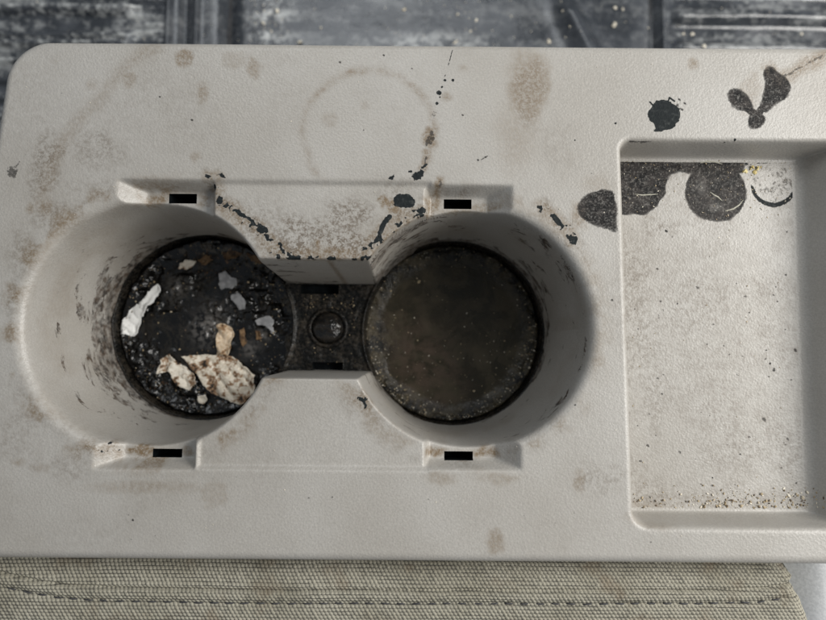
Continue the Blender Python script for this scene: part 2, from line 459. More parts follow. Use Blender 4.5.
# overall handling dirt, heavier on the left half and round the cups
A['grime'] += .12 * sstep(.45, .75, fbm(X, Y, 30, 11)) + .16 * sstep(20, -140, X) * sstep(.35, .7, fbm(X, Y, 22, 13))
for c in CUP:
    r = np.hypot(X - c[0], Y - c[1])
    A['grime'] += .35 * np.exp(-((r - RT - 4.0) / 3.0) ** 2) * sstep(.42, .68, fbm(X, Y, 9, 15))
for i_, c in enumerate(TOPC):
    r = np.hypot(X - c[0], Y - c[1]) - c[2]
    A['brown'] = np.maximum(A['brown'], .8 * np.exp(-((r - 4.5) / 3.2) ** 2) * sstep(.42, .66, fbm(X, Y, 7, 16 + i_)) * (.5 + .5 * sstep(20, -100, X)))
# ring left by a mug
cx, cyy = P(369, 133); k0 = H / FPX
rr = np.hypot(X - cx, Y - cyy) + (fbm(X, Y, 14, 21) - .5) * 2.0; th = np.degrees(np.arctan2(Y - cyy, X - cx)) % 360
ring = np.exp(-((rr - 67 * k0) / 1.5) ** 2)
ringw = np.interp(th, [0, 20, 40, 70, 105, 118, 140, 160, 185, 215, 235, 300, 340, 360], [.75, .8, .55, .30, .7, .65, .85, .45, .3, .45, .05, .0, .55, .75])
A['brown'] = np.maximum(A['brown'], .95 * ring * ringw * (0.45 + .75 * sstep(.3, .7, fbm(X, Y, 4, 22))))
# brown dried splashes
blob('brown', 527, 86, 22, 39, 0, amp=.40, soft=2.6, val=.62); blob('grime', 530, 92, 16, 32, 0, amp=.7, soft=3.0, val=.4, wp=5)
blob('brown', 515, 135, 18, 38, 8, amp=.4, soft=5.0, val=.34)
blob('brown', 545, 80, 5, 22, 0, amp=.5, soft=.8, val=.5)
for u, v, a, b, val in [(184, 57, 9, 9, .75), (254, 68, 8, 11, .6), (203, 95, 6, 12, .55), (202, 89, 3, 2, 1), (130, 80, 8, 8, .5), (195, 157, 5, 5, .45), (92, 85, 6, 6, .3),
                        (46, 207, 7, 9, .55), (30, 208, 4, 5, .6), (55, 60, 4, 3, .2), (430, 137, 7, 11, 1.0), (446, 97, 5, 4, .7), (330, 120, 8, 8, .3), (495, 541, 9, 11, .6), (463, 68, 4, 3, .4),
                        (693, 63, 5, 5, .7), (655, 520, 30, 9, .3), (579, 482, 5, 10, .5), (640, 155, 4, 3, .5), (18, 462, 5, 3, .6), (40, 468, 8, 3, .4), (215, 495, 16, 14, .28), (500, 480, 18, 6, .4), (440, 478, 14, 6, .45), (150, 487, 50, 6, .35), (365, 105, 4, 4, .3), (233, 60, 14, 9, .3)]:
    blob('brown', u, v, a, b, 0, amp=.5, soft=1.2, val=val)
# arc of grime in the upper left corner
stroke('brown', [(152, 46), (128, 66), (100, 98), (70, 130), (52, 165), (40, 205)], 14, soft=2.4, val=.32, warp=1.6, wp=9)
stroke('brown', [(152, 46), (132, 62), (112, 84)], 5, soft=1.0, val=.4)
blob('grime', 48, 165, 16, 34, 10, amp=.5, soft=4, val=.75); blob('grime', 96, 152, 30, 26, 0, amp=.5, soft=6, val=.5)
blob('film', 13, 172, 6, 6, 0, amp=.5, soft=.8, val=.62); stroke('film', [(14, 170), (25, 155)], 3, soft=.7, val=.6)
for u, v, a, b, val in [(110, 190, 50, 14, .45), (60, 215, 30, 14, .6), (20, 260, 14, 30, .55), (12, 300, 8, 16, .7), (20, 430, 26, 40, .35), (70, 465, 20, 12, .5), (300, 232, 40, 22, .9), (345, 215, 26, 20, .85),
                        (345, 243, 26, 16, 1.3), (292, 248, 20, 12, 1.3), (255, 215, 26, 16, .55), (395, 192, 20, 14, .5), (560, 150, 20, 26, .3), (600, 480, 22, 16, .45), (640, 300, 22, 90, .4), (395, 415, 26, 18, .4), (370, 400, 12, 12, .7)]:
    blob('grime', u, v, a, b, 0, amp=.5, soft=4.5, val=val)
stroke('brown', [(316, 240), (320, 262)], 5, soft=.8, val=.8); stroke('brown', [(300, 251), (350, 252)], 9, soft=1.2, val=.7, warp=1.2)
for k in range(26):
    rr_ = random.Random(900 + k); blob('grime', rr_.uniform(280, 365), rr_.uniform(205, 256), rr_.uniform(2, 5), rr_.uniform(2, 5), 0, amp=.6, soft=.9, val=rr_.uniform(.5, 1))
# black spots and splashes on the top
blob('tar', 664, 115.5, 15.5, 15, 0, amp=.34, soft=.6); stroke('tar', [(657, 108), (650, 102)], 1.8, soft=.5); stroke('tar', [(668, 102), (669, 97), (675, 101)], 1.8, soft=.3)
stroke('tar', [(659, 126), (656, 131), (661, 130)], 2.2, soft=.6, warp=.8)
for q in ((678, 105), (682, 109), (685, 103), (680, 99), (676, 112)): blob('film', q[0], q[1], 2.4, 1.6, 30, amp=.5, soft=.4, val=.75)
polyblob('film', [(727, 90), (735, 86), (745, 90), (752, 100), (755, 111), (748, 112), (737, 111), (729, 104)], warp=.5)
polyblob('film', [(762, 70), (772, 64), (778, 72), (790, 80), (793, 90), (786, 99), (775, 105), (766, 113), (759, 112), (761, 98), (765, 84)], warp=.7)
polyblob('film', [(750, 113), (757, 111), (766, 115), (766, 122), (760, 129), (749, 130), (748, 121)], warp=.5)
stroke('film', [(745, 106), (755, 114)], 8, soft=.6, warp=.5); stroke('film', [(764, 106), (758, 115)], 8, soft=.6, warp=.5)
stroke('brown', [(780, 80), (800, 68), (826, 56), (850, 46)], 15, soft=1.8, val=.75, warp=1.4); stroke('film', [(784, 76), (806, 65), (835, 52)], 4, soft=1.0, val=.62, warp=1.0)
blob('brown', 752, 95, 10, 20, 10, amp=.6, soft=2, val=.4); blob('brown', 770, 68, 9, 7, 0, amp=.5, soft=1.2, val=.75)
for u, v, a in ((727, 142, 1.8), (736, 139, 1.4), (616, 123, 1.3), (575, 140, 1.0), (690, 143, 1.2)): blob('tar', u, v, a, a * .8, 0, amp=.4, soft=.3)
polyblob('film', [(576, 207), (590, 192), (604, 189), (616, 193), (619, 236), (606, 230), (590, 225), (580, 218)], warp=1.0, soft=.7)
blob('brown', 580, 214, 9, 14, 0, amp=.5, soft=1.8, val=.65); blob('brown', 598, 184, 16, 8, 0, amp=.5, soft=2, val=.3)
blob('tar', 404, 200.5, 12, 8, 0, amp=.28, soft=.5); blob('brown', 392, 205, 12, 9, 20, amp=.7, soft=1.0, val=1.0); stroke('tar', [(390, 216), (383, 224), (379, 232)], 5, soft=.7, warp=1.0)
stroke('tar', [(391, 178), (402, 173), (412, 170), (426, 165)], 2.4, soft=.6, warp=1.0, dots=.50, dper=1.6); stroke('tar', [(407, 181), (416, 176), (423, 170)], 7, soft=1.0, warp=1.8, wp=2.5, val=.9, dots=.46, dper=2.2); blob('tar', 391, 178, 2.5, 1.8, 0)
stroke('brown', [(424, 168), (426, 152)], 8, soft=1.2, warp=1.4, val=.8); stroke('film', [(424, 166), (425, 155)], 4, soft=.8, warp=1.4, val=.7, dots=.5, dper=1.6); blob('film', 430, 139, 5, 9, 0, amp=.8, soft=.7, val=.62); blob('film', 434, 115, 3, 4, 0, amp=.6, soft=.6, val=.5)
for u, v, a in ((439, 92.5, 2.6), (445, 80, 1.5), (442, 87, 1.2), (453, 80, 1.6), (437, 103, 1.6), (440, 97, 1.0)): blob('tar', u, v, a, a, 0, amp=.4, soft=.3)
stroke('tar', [(453, 50), (450, 60), (447, 70), (444, 80)], 1.1, soft=.22, warp=.25, dots=.48, val=.8)
for u, v in ((463, 115), (478, 160), (486, 157), (384, 55), (340, 62), (160, 97), (192, 120), (133, 520), (250, 290), (575, 405), (612, 300)): blob('film', u, v, 1.6, 1.2, 30, amp=.4, soft=.3, val=.8)
stroke('film', [(481, 160), (488, 156)], 1.6, soft=.3, val=.7)
# crust on the rims
for pts, w, dt_ in (([(207, 177), (222, 176.5)], 4, .46), ([(212, 186), (216, 192), (219, 188)], 5, .48), ([(217, 199), (226, 203), (236, 210)], 6, .44), ([(236, 211), (247, 220), (256, 228), (266, 238)], 6, .50), ([(255, 226), (263, 232)], 8, .46),
                    ([(266, 240), (276, 248), (288, 257)], 8, .47), ([(541, 208), (553, 217), (566, 229), (574, 242)], 6, .52), ([(423, 212), (405, 217), (388, 230), (374, 244), (364, 262)], 9, .53), ([(360, 398), (366, 407)], 5, .45), ([(288, 257), (310, 259), (362, 258)], 5, .52), ([(84, 447), (110, 455)], 4, .58), ([(96, 452), (104, 446)], 4, .55)):
    stroke('tar', pts, w, soft=.6, warp=1.6, wp=3.0, dots=dt_ + .05, dper=2.6)
    stroke('tar', pts, w * 1.5, soft=1.0, warp=2.2, wp=3.0, dots=.66, dper=1.5, val=.8)
    stroke('grime', pts, w * 3.0, soft=3.0, warp=2.0, wp=3.0, dots=.50, dper=2.0, val=.8)
    stroke('brown', pts, w * 2.2, soft=1.6, warp=1.6, wp=4.0, val=.6)
# rust-brown residue beside the slots
for u, v, a, b, val in ((141, 450, 14, 6, 1.0), (187, 452, 6, 5, .7), (436, 452, 10, 5, .95), (485, 452, 13, 5, .9), (157, 200, 11, 6, .85), (148, 205, 4, 6, .9), (205, 203, 8, 4, .6), (433, 203, 9, 7, .8), (487, 207, 16, 4, .7), (458, 211, 20, 2.4, .6)):
    blob('brown', u, v, a, b, 0, z=-6, amp=.5, soft=.8, val=val)
stroke('brown', [(440, 184), (435, 196), (431, 206)], 9, z=-3, soft=1.0, val=.8, warp=.8); stroke('film', [(440, 184), (436, 194)], 6, z=-3, soft=1.0, val=.5, warp=.9, dots=.42)
# tray floor: dark patch, two dried rings, line along the back
zt = -TD
polyblob('film', [(616, 152), (672, 155), (690, 166), (669, 176), (668, 196), (658, 208), (645, 216), (628, 214), (616, 215)], z=zt, warp=2.2, wp=5.0, floor_only=True)
polyblob('film', [(640, 156), (745, 158), (748, 168), (735, 178), (700, 176), (680, 172), (660, 170)], z=zt, warp=1.1, val=.9, floor_only=True)
blob('film', 716, 192, 30.5, 30, 0, z=zt, amp=.05, soft=1.1, val=.80)
rr = np.hypot(X - P(716, 192, zt)[0], Y - P(716, 192, zt)[1]) + .9 * (fbm(X, Y, 5, 45) - .5)
A['film'] = np.maximum(A['film'], .95 * np.exp(-((rr - 29 * .374) / 1.1) ** 2) * (.55 + .6 * fbm(X, Y, 6, 46)) * (Z < -13.6))
for u, v, a, b in ((702, 187, 5, 8), (716, 207, 9, 5)):
    x_, y_ = P(u, v, zt); A['film'] *= 1 - .22 * np.exp(-((X - x_) / (a * .374)) ** 2 - ((Y - y_) / (b * .374)) ** 2)
cx, cyy = P(773, 184, zt); kt = (H - zt) / FPX
rr = np.hypot(X - cx, Y - cyy); th = np.degrees(np.arctan2(Y - cyy, X - cx)) % 360
rr = rr + .6 * (fbm(X, Y, 4, 47) - .5)
A['tar'] = np.maximum(A['tar'], 1.0 * np.exp(-((rr - 21.5 * kt) / .95) ** 2) * np.interp(th, [0, 175, 190, 240, 300, 330, 350, 360], [.2, .2, .8, 1, .95, .75, .3, .2]) * (Z < -13))
A['film'] = np.maximum(A['film'], .36 * (rr < 21.5 * kt) * (Z < -13))
stroke('film', [(618, 154.5), (680, 156.5), (742, 158)], 3.5, z=zt, soft=.4, warp=.4, val=.9)
stroke('tar', [(745, 163), (770, 162)], 4, z=zt, soft=.5, warp=1.0, dots=.35)
tray = dt < -3
A['grime'] += tray * (.22 * sstep(.38, .66, fbm(X, Y, 16, 41)) + .16)
for u, v, a, b, val in ((700, 300, 40, 30, .5), (765, 285, 40, 14, .6), (655, 370, 14, 60, .5), (660, 225, 20, 10, .7), (720, 500, 90, 10, .55), (660, 500, 30, 12, .6), (640, 260, 16, 20, .5), (690, 330, 30, 20, .4)):
    blob('grime', u, v, a, b, 0, z=zt, amp=.5, soft=4, val=val)
for k in range(90):
    rr_ = random.Random(500 + k); a = rr_.uniform(.8, 1.8); blob('film', rr_.uniform(630, 800), rr_.uniform(215, 500), a * rr_.uniform(.6, 1.6), a * .8, rr_.uniform(0, 90), z=zt, amp=.4, soft=.3, val=rr_.uniform(.5, .8))
for k in range(60):
    rr_ = random.Random(700 + k); a = rr_.uniform(.6, 1.3); blob('film', rr_.uniform(5, 820), rr_.choice((rr_.uniform(55, 175), rr_.uniform(475, 550))), a, a * .8, 0, amp=.4, soft=.3, val=rr_.uniform(.45, .75))
topish = np.clip(sstep(-5.0, -2.0, Z) + (tray & (Z < -12)) + (zn < -3) * (Z > -9.5), 0, 1)
for k_ in ('grime', 'brown'): A[k_] = A[k_] * (.12 + .88 * topish)
# cup walls: how thick the splashes are at each bearing and height
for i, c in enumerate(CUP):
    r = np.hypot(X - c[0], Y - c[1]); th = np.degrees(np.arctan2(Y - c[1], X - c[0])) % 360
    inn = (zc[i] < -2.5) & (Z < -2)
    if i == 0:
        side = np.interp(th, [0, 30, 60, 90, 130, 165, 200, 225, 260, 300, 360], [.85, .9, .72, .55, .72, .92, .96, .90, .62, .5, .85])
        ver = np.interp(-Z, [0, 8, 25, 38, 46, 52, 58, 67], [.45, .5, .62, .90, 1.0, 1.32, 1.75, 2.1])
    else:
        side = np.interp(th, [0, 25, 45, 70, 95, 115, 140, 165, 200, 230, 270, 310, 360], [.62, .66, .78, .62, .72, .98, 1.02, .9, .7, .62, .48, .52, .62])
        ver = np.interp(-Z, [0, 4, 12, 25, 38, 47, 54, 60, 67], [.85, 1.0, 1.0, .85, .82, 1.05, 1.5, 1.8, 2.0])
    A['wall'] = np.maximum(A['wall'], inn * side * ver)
    A['brown'] = np.maximum(A['brown'], inn * .35 * sstep(.5, .72, fbm(th * .8, Z, 18, 60 + i)) * np.interp(-Z, [0, 20, 60], [.6, .7, 1.0]))
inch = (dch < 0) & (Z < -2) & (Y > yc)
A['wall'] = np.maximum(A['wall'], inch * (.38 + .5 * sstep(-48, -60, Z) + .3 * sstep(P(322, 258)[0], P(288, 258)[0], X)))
A['brown'] = np.maximum(A['brown'], inch * .8 * np.exp(-((X - P(328, 262)[0]) / 1.2) ** 2))

topish = sstep(-4.0, -1.8, Z) + (tray & (Z < -13.4)) + (zn < -3) * (Z > -9.5)
for k_ in ('tar', 'film'): A[k_] = A[k_] * np.clip(topish, 0, 1)
console = empty('centre_console', (0, 0, FLOOR))
tag(console, 'dirty grey plastic centre console with two round cup holders and a tray', 'console')
OC = (0, 0, FLOOR)
link('shell', grid_mesh('shell', Xo, Yo, Z, keep, A, origin=OC), M['shell'], console)

# side walls of the console, from the lip down to the car floor
def console_outline():
    j = np.arange(-150, 164, 1.0)
    top = [(x, P(60, 45.0)[1] + (x - P(60, 45)[0]) * (P(800, 50.5)[1] - P(60, 45)[1]) / (P(800, 50.5)[0] - P(60, 45)[0])) for x in (0,)]
    pts = []
    a0 = P(9, 80); b0 = P(-2, 152); dx = (b0[0] - a0[0]) / (b0[1] - a0[1])
    ty = lambda x: P(60, 45)[1] + (x - P(60, 45)[0]) * (P(800, 50.5)[1] - P(60, 45)[1]) / (P(800, 50.5)[0] - P(60, 45)[0])
    by = lambda x: P(20, 553.5)[1] + (x - P(20, 553.5)[0]) * (P(800, 559.5)[1] - P(20, 553.5)[1]) / (P(800, 559.5)[0] - P(20, 553.5)[0])
    lx = lambda y: max(a0[0] + (y - a0[1]) * dx, -149.0)
    m = .6
    pts.append((lx(-60) - m, by(-140) + .0)); pts.append((lx(60) - m, 60)); pts.append((lx(ty(-125) - 13) - m, ty(-125) - 13))
    xc, yc_ = lx(ty(-125) - 13) - m + 13 + m, ty(-125) - 13
    for q in range(1, 9):
        an = math.pi - q / 9 * math.pi / 2; pts.append((xc + (13 + m) * math.cos(an), yc_ + (13 + m) * math.sin(an)))
    pts.append((xc, ty(xc) + m)); pts.append((170.5, ty(170.5) + m)); pts.append((170.5, by(170.5) - m)); pts.append((lx(-60) - m, by(-145) - m))
    return pts[1:]
op = console_outline()
n = len(op); co = [(x, y, -4.5) for x, y in op] + [(x, y, FLOOR) for x, y in op]
me = mesh_np('skirt', co, [(i, (i + 1) % n, n + (i + 1) % n, n + i) for i in range(n)], smooth=False, origin=OC)
link('skirt', me, mat_simple('skirt_plastic', (.42, .40, .36), (.46, .44, .40), 60, .5), console)

def add_slot(x0, x1, y0, y1, ztop, depth, parent, chamfer=1.2):
    """open-topped dark box under a hole, one corner chamfered"""
    e = .12
    ring = [(x0 - e, y0 - e), (x1 + e, y0 - e), (x1 + e, y1 + e), (x0 - e, y1 + e)]
    co = [(x, y, ztop - .02) for x, y in ring] + [(x, y, ztop - depth) for x, y in ring]
    fs = [(i, (i + 1) % 4, 4 + (i + 1) % 4, 4 + i) for i in range(4)] + [(4, 5, 6, 7)]
    link('clip_slot', mesh_np('clip_slot', co, fs, smooth=False, origin=OC), M['slot'], parent)
for s in SLOTS: add_slot(*s[:4], s[4], 9.0, console)

# ------------------------------------------------------------------ black liner in the cups and the channel
g = .35
lx0, lx1 = CUP[0][0] - 44, CUP[1][0] + 44
XL, YL = lattice(lx0, lx1, cy - 44, cy + 44, g)
LZ = -64.6; LCH = -57.0
def wall_r(z): return RBT + .15 + (z + 67) / 15.0          # shell wall radius near the foot
r0 = np.hypot(XL - CUP[0][0], YL - CUP[0][1]); r1 = np.hypot(XL - CUP[1][0], YL - CUP[1][1]); rm = np.minimum(r0, r1)
nz = fbm(XL, YL, 6, 70)
zf = LZ + .5 * (nz - .5)
upst = np.clip((rm - (wall_r(LZ) - 1.0)) / .75, 0, 3)    # upstand against the wall
zcup = zf + sstep(0, 1, upst) * (8.5 + 2.5 * (fbm(XL, YL, 12, 71) - .5))
chan = (np.abs(YL - yc) < hw + 1.2) & (XL > CUP[0][0] + 20) & (XL < CUP[1][0] - 20)
inter = np.clip((rm - (wall_r(LZ) - 3.6)) / 1.8, 0, 1)
lipz = 1.0 * np.exp(-((rm - (wall_r(LZ) - 1.6)) / .8) ** 2)
zchan = LZ + (LCH - LZ) * sstep(0, 1, inter) + lipz + .9 * (fbm(XL, YL, 3.5, 72) - .5) * inter
ZL = np.where(chan & (rm > wall_r(LZ) - 4.5), zchan, zcup)
outside = (rm > wall_r(LZ) + .75) & ~chan
kl = ~(outside[:-1, :-1] | outside[1:, :-1] | outside[:-1, 1:] | outside[1:, 1:])
cs = []
for (u0, u1, v0, v1) in [(301, 339, 284.5, 294), (313, 343, 362.5, 371)]:
    a = P(u0, v1, LCH); b = P(u1, v0, LCH)
    x0, x1 = [round((q - XL[0, 0]) / g) for q in (a[0], b[0])]; y0, y1 = [round((q - YL[0, 0]) / g) for q in (a[1], b[1])]
    kl[y0:y1, x0:x1] = False; cs.append((XL[0, x0], XL[0, x1], YL[y0, 0], YL[y1, 0]))
liner = link('liner', grid_mesh('liner', XL, YL, ZL, kl, origin=OC), M['rubber'], console)
liner['label'] = 'black rubber liner covered in grime'
for s in cs: add_slot(*s, LCH - .9, 5.0, liner)

# screw cap drowned in tar, mid channel
def dome(name, u, v, z, rpx, hh, mat, parent, seed):
    x, y = P(u, v, z); R = rpx * (H - z) / FPX; nr, na = 14, 48; co = []; fs = []
    for i in range(nr + 1):
        t = i / nr
        for j in range(na):
            a = 2 * math.pi * j / na; co.append((x + R * t * math.cos(a), y + R * t * math.sin(a), 0))
    co = np.array(co); t = np.hypot(co[:, 0] - x, co[:, 1] - y) / R
    co[:, 2] = z - .8 + hh * np.sqrt(np.maximum(1 - t ** 2.4, 0)) + 1.5 * (fbm(co[:, 0], co[:, 1], 3.2, seed) - .5) * (1 - t ** 4)
    for i in range(nr):
        for j in range(na): fs.append((i * na + j, (i + 1) * na + j, (i + 1) * na + (j + 1) % na, i * na + (j + 1) % na))
    return link(name, mesh_np(name, co, fs, origin=OC), mat, parent)
dome('screw_cap', 328, 328, LCH, 16.5, 4.6, M['tarcap'], liner, 80)
def torus(name, u, v, z, Rpx, rmm, mat, parent):
    x, y = P(u, v, z); R = Rpx * (H - z) / FPX; co = []; fs = []; na, nb = 48, 8
    for i in range(na):
        a = 2 * math.pi * i / na
        for j in range(nb):
            b = 2 * math.pi * j / nb; co.append((x + (R + rmm * math.cos(b)) * math.cos(a), y + (R + rmm * math.cos(b)) * math.sin(a), z + .2 + rmm * .8 * math.sin(b)))
    for i in range(na):
        for j in range(nb): fs.append((i * nb + j, ((i + 1) % na) * nb + j, ((i + 1) % na) * nb + (j + 1) % nb, i * nb + (j + 1) % nb))
    return link(name, mesh_np(name, co, fs, origin=OC), mat, parent)
torus('cap_collar', 328, 328, LCH, 18.2, 1.0, M['rubber'], liner)

# ------------------------------------------------------------------ contents of the cups
def disc_surface(c, R, g):
    XX, YY = lattice(c[0] - R, c[0] + R, c[1] - R, c[1] + R, g); rr = np.hypot(XX - c[0], YY - c[1]); ed = rr > R
    return XX, YY, rr, ~(ed[:-1, :-1] | ed[1:, :-1] | ed[:-1, 1:] | ed[1:, 1:])
RS = wall_r(LZ) - .9
SX, SY, SR, sk = disc_surface(CUP[0], RS, .3)
SZ0 = -62.4
def sludge_z(x, y):
    r = np.hypot(x - CUP[0][0], y - CUP[0][1])
    z = SZ0 + 3.2 * (fbm(x, y, 15, 90, 5) - .5) + 2.4 * (fbm(x, y, 3.4, 95, 3) - .5) * (.25 + 1.2 * sstep(.40, .62, fbm(x, y, 11, 97, 2)))
    return z + 2.0 * sstep(RS - 7, RS, r) * (0.4 + fbm(x, y, 6, 99)) - 1.2 * sstep(RS - .8, RS, r)
SZ = sludge_z(SX, SY)
def near(u, v, rad, z=SZ0):
    x, y = P(u, v, z); return np.exp(-(np.hypot(SX - x, SY - y) / rad) ** 2)
grey_patch = np.clip(1.2 * near(207, 330, 6) + .7 * near(178, 288, 5) + .3 * near(215, 312, 7) + .5 * near(250, 350, 4) + .5 * near(264, 334, 3), 0, 1)  # where grey patches are mixed into the sludge colour
brn = np.clip(1.0 * near(235, 256, 11) + .9 * near(200, 262, 8) + .8 * near(245, 340, 8) + .7 * near(170, 375, 8) + .5 * near(270, 290, 9), 0, 1)
o = link('sludge', grid_mesh('sludge', SX, SY, SZ, sk, dict(grey_patch=grey_patch, brown=brn), origin=(*CUP[0], LZ)), M['sludge']); o.location = (CUP[0][0] / 1000, CUP[0][1] / 1000, LZ / 1000)
tag(o, 'wet black sludge with debris filling the bottom of the left cup holder', 'sludge')

DX, DY, DR, dk = disc_surface(CUP[1], RS, .35)
def spill_z(x, y):
    r = np.hypot(x - CUP[1][0], y - CUP[1][1])
    e = sstep(RS - 9, RS - 2, r + 3 * (fbm(x, y, 8, 33) - .5))
    return -63.2 + .35 * (fbm(x, y, 12, 110) - .5) + e * (1.6 * fbm(x, y, 3.5, 111) + .4) - .8 * sstep(RS - .8, RS, r)
def nearD(u, v, rad):
    x, y = P(u, v, -63); return np.exp(-(np.hypot(DX - x, DY - y) / rad) ** 2)
edge = sstep(RS - 10, RS - 2, DR + 5 * (fbm(DX, DY, 9, 34) - .5)); edge = np.clip(edge + .9 * nearD(378, 340, 9) + .4 * nearD(450, 262, 14), 0, 1)
red = np.clip(1.0 * nearD(425, 365, 14) + .6 * nearD(400, 330, 12) + .7 * nearD(440, 385, 12), 0, 1)
o = link('dried_spill', grid_mesh('dried_spill', DX, DY, spill_z(DX, DY), dk, dict(edge=edge, red=red), origin=(*CUP[1], LZ)), M['spill']); o.location = (CUP[1][0] / 1000, CUP[1][1] / 1000, LZ / 1000)
tag(o, 'dark brown dried drink residue crusted over the bottom of the right cup holder', 'residue')

def scrap(name, pts, zoff, mat, label, cat, seed, crumple=1.0, tilt=(0, 0), zref=SZ0, zfun=sludge_z, group=None, rag=.8, thick=.35, curl=2.4):
    q = PS(pts, zref); xs = [a for a, b in q]; ys = [b for a, b in q]
    XX, YY = lattice(min(xs) - 1, max(xs) + 1, min(ys) - 1, max(ys) + 1, .22)
    mx, my = (min(xs) + max(xs)) / 2, (min(ys) + max(ys)) / 2
    d = poly_sdf(XX + (fbm(XX, YY, 2.5, seed) - .5) * 2 * rag, YY + (fbm(XX, YY, 2.5, seed + 3) - .5) * 2 * rag, q)
    ins = d > 0; k = (ins[:-1, :-1] & ins[1:, :-1] & ins[:-1, 1:] & ins[1:, 1:])
    base = float(np.percentile(zfun(XX, YY)[ins], 60)) if ins.any() else zref
    fold = np.abs(vnoise(XX * .8 + YY * .5, YY * .7 - XX * .3, 4.5, seed + 5) - .5) * 2
    ZZ = base + zoff + crumple * (1.6 * (fold - .5) + .8 * (fbm(XX, YY, 2.0, seed + 6) - .5)) + tilt[0] * (XX - mx) + tilt[1] * (YY - my)
    ZZ = ZZ + curl * sstep(2.2, 0, d) * (vnoise(XX, YY, 5.0, seed + 8) - .25)
    ZZ = np.maximum(ZZ, zfun(XX, YY) + .15)
    org = (mx, my, base)
    o = link(name, grid_mesh(name, XX, YY, ZZ, k, origin=org), mat)
    o.location = tuple(c / 1000 for c in org)
    md = o.modifiers.new('thickness', 'SOLIDIFY'); md.thickness = thick / 1000; md.offset = -1
    return tag(o, label, cat, group)
scrap('sludge_scrap', [(161, 284), (164, 291), (156, 300), (148, 308), (142, 322), (139, 333), (132, 337), (123, 334), (121, 330), (126, 319), (131, 310), (144, 300), (153, 290)], .6, M['white'],
      'bright white curled strip imitating a light reflection at the left edge of the sludge', 'paper', 201, .45, (-.05, .05))  # white piece standing in for bright light reflected by the wet sludge
scrap('sludge_scrap', [(182, 356), (205, 354), (231, 355), (239, 361), (256, 375), (254, 393), (247, 401), (240, 406), (228, 401), (214, 394), (204, 386), (196, 374)], 1.4, M['paper2'],
      'largest crumpled off-white paper piece with brown stains in the left cup holder', 'paper', 202, 1.0)
scrap('sludge_scrap', [(161, 360), (170, 354), (177, 362), (186, 366), (195, 374), (198, 384), (190, 391), (181, 387), (174, 380), (171, 372), (158, 374)], 1.0, M['paper'],
      'small brown-stained crumpled paper wad left of the largest paper piece', 'paper', 211, 1.2)
scrap('sludge_scrap', [(217, 326), (222, 323), (231, 325), (235, 333), (232, 345), (229, 355), (217, 355)], .8, M['tan'],
      'tan paper flap standing above the largest paper piece', 'paper', 204, .8)
scrap('sludge_scrap', [(180, 263), (186, 260), (196, 262), (192, 267), (184, 270), (179, 270)], .8, M['paper'],
      'tiny pale paper shred near the upper edge of the sludge', 'paper', 205, .9)
scrap('sludge_scrap', [(198, 396), (206, 394), (209, 400), (205, 405), (199, 403)], .7, M['paper'],
      'tiny stained paper shred below the largest paper piece', 'paper', 206, .9)
for (pts, lab, sd) in [([(219, 274), (226, 270), (231, 276), (236, 278), (238, 286), (232, 289), (226, 288), (222, 291), (219, 285)], 'grey lobed flake imitating a reflection nearest the top of the sludge', 301),
                       ([(231, 294), (238, 292), (243, 296), (247, 302), (245, 309), (239, 311), (237, 304), (231, 301)], 'grey lobed flake imitating a reflection in the middle of the row of three', 302),
                       ([(256, 321), (263, 317), (270, 316), (276, 321), (273, 326), (277, 333), (270, 331), (266, 326), (258, 325)], 'grey lobed flake imitating a reflection closest to the channel between the cups', 303)]:
    scrap('glint_flake', pts, 1.0, M['grey'], lab, 'flake', sd, .3, group='grey flakes standing for reflections on the sludge', rag=.7, curl=.8)  # grey pieces standing in for reflections on the liquid

for pts, lab, sd in [([(222, 254), (232, 250), (243, 253), (238, 259), (227, 260)], 'brown leaf flake stuck at the top of the sludge', 401),
                     ([(246, 254), (258, 255), (268, 262), (262, 266), (251, 262)], 'brown leaf flake at the upper right of the sludge', 402),
                     ([(197, 260), (207, 255), (214, 259), (206, 266)], 'brown leaf flake beside the tiny pale paper shred', 403),
                     ([(241, 330), (245, 327), (247, 341), (244, 347), (241, 344)], 'narrow brown leaf sliver right of the tan paper flap', 404),
                     ([(255, 330), (260, 329), (262, 338), (257, 341)], 'small brown leaf bit below the flake closest to the channel', 405)]:
    scrap('leaf_flake', pts, .3, M['leaf'], lab, 'leaf', sd, .7, group='brown leaf bits in the sludge', rag=1.0, curl=.9)

# ------------------------------------------------------------------ crumbs
_ico = None
def ico():
    t = (1 + 5 ** .5) / 2
    v = np.array([(-1, t, 0), (1, t, 0), (-1, -t, 0), (1, -t, 0), (0, -1, t), (0, 1, t), (0, -1, -t), (0, 1, -t), (t, 0, -1), (t, 0, 1), (-t, 0, -1), (-t, 0, 1)], float) / 1.9
    f = [(0, 11, 5), (0, 5, 1), (0, 1, 7), (0, 7, 10), (0, 10, 11), (1, 5, 9), (5, 11, 4), (11, 10, 2), (10, 7, 6), (7, 1, 8), (3, 9, 4), (3, 4, 2), (3, 2, 6), (3, 6, 8), (3, 8, 9), (4, 9, 5), (2, 4, 11), (6, 2, 10), (8, 6, 7), (9, 8, 1)]
    return v, np.array(f)
IV, IF = ico()
def crumb_geo(x, y, z, s, rng, tone):
    q = IV * (1 + .35 * rng.uniform(-1, 1, (12, 1))) * s * np.array([rng.uniform(.6, 1.5), rng.uniform(.5, 1.1), rng.uniform(.4, .8)])
    a = rng.uniform(0, 6.28); c, n_ = math.cos(a), math.sin(a)
    q = np.stack([q[:, 0] * c - q[:, 1] * n_, q[:, 0] * n_ + q[:, 1] * c, q[:, 2]], -1)
    q[:, 2] -= q[:, 2].min() + .06 * s
    return q + np.array([x, y, z])
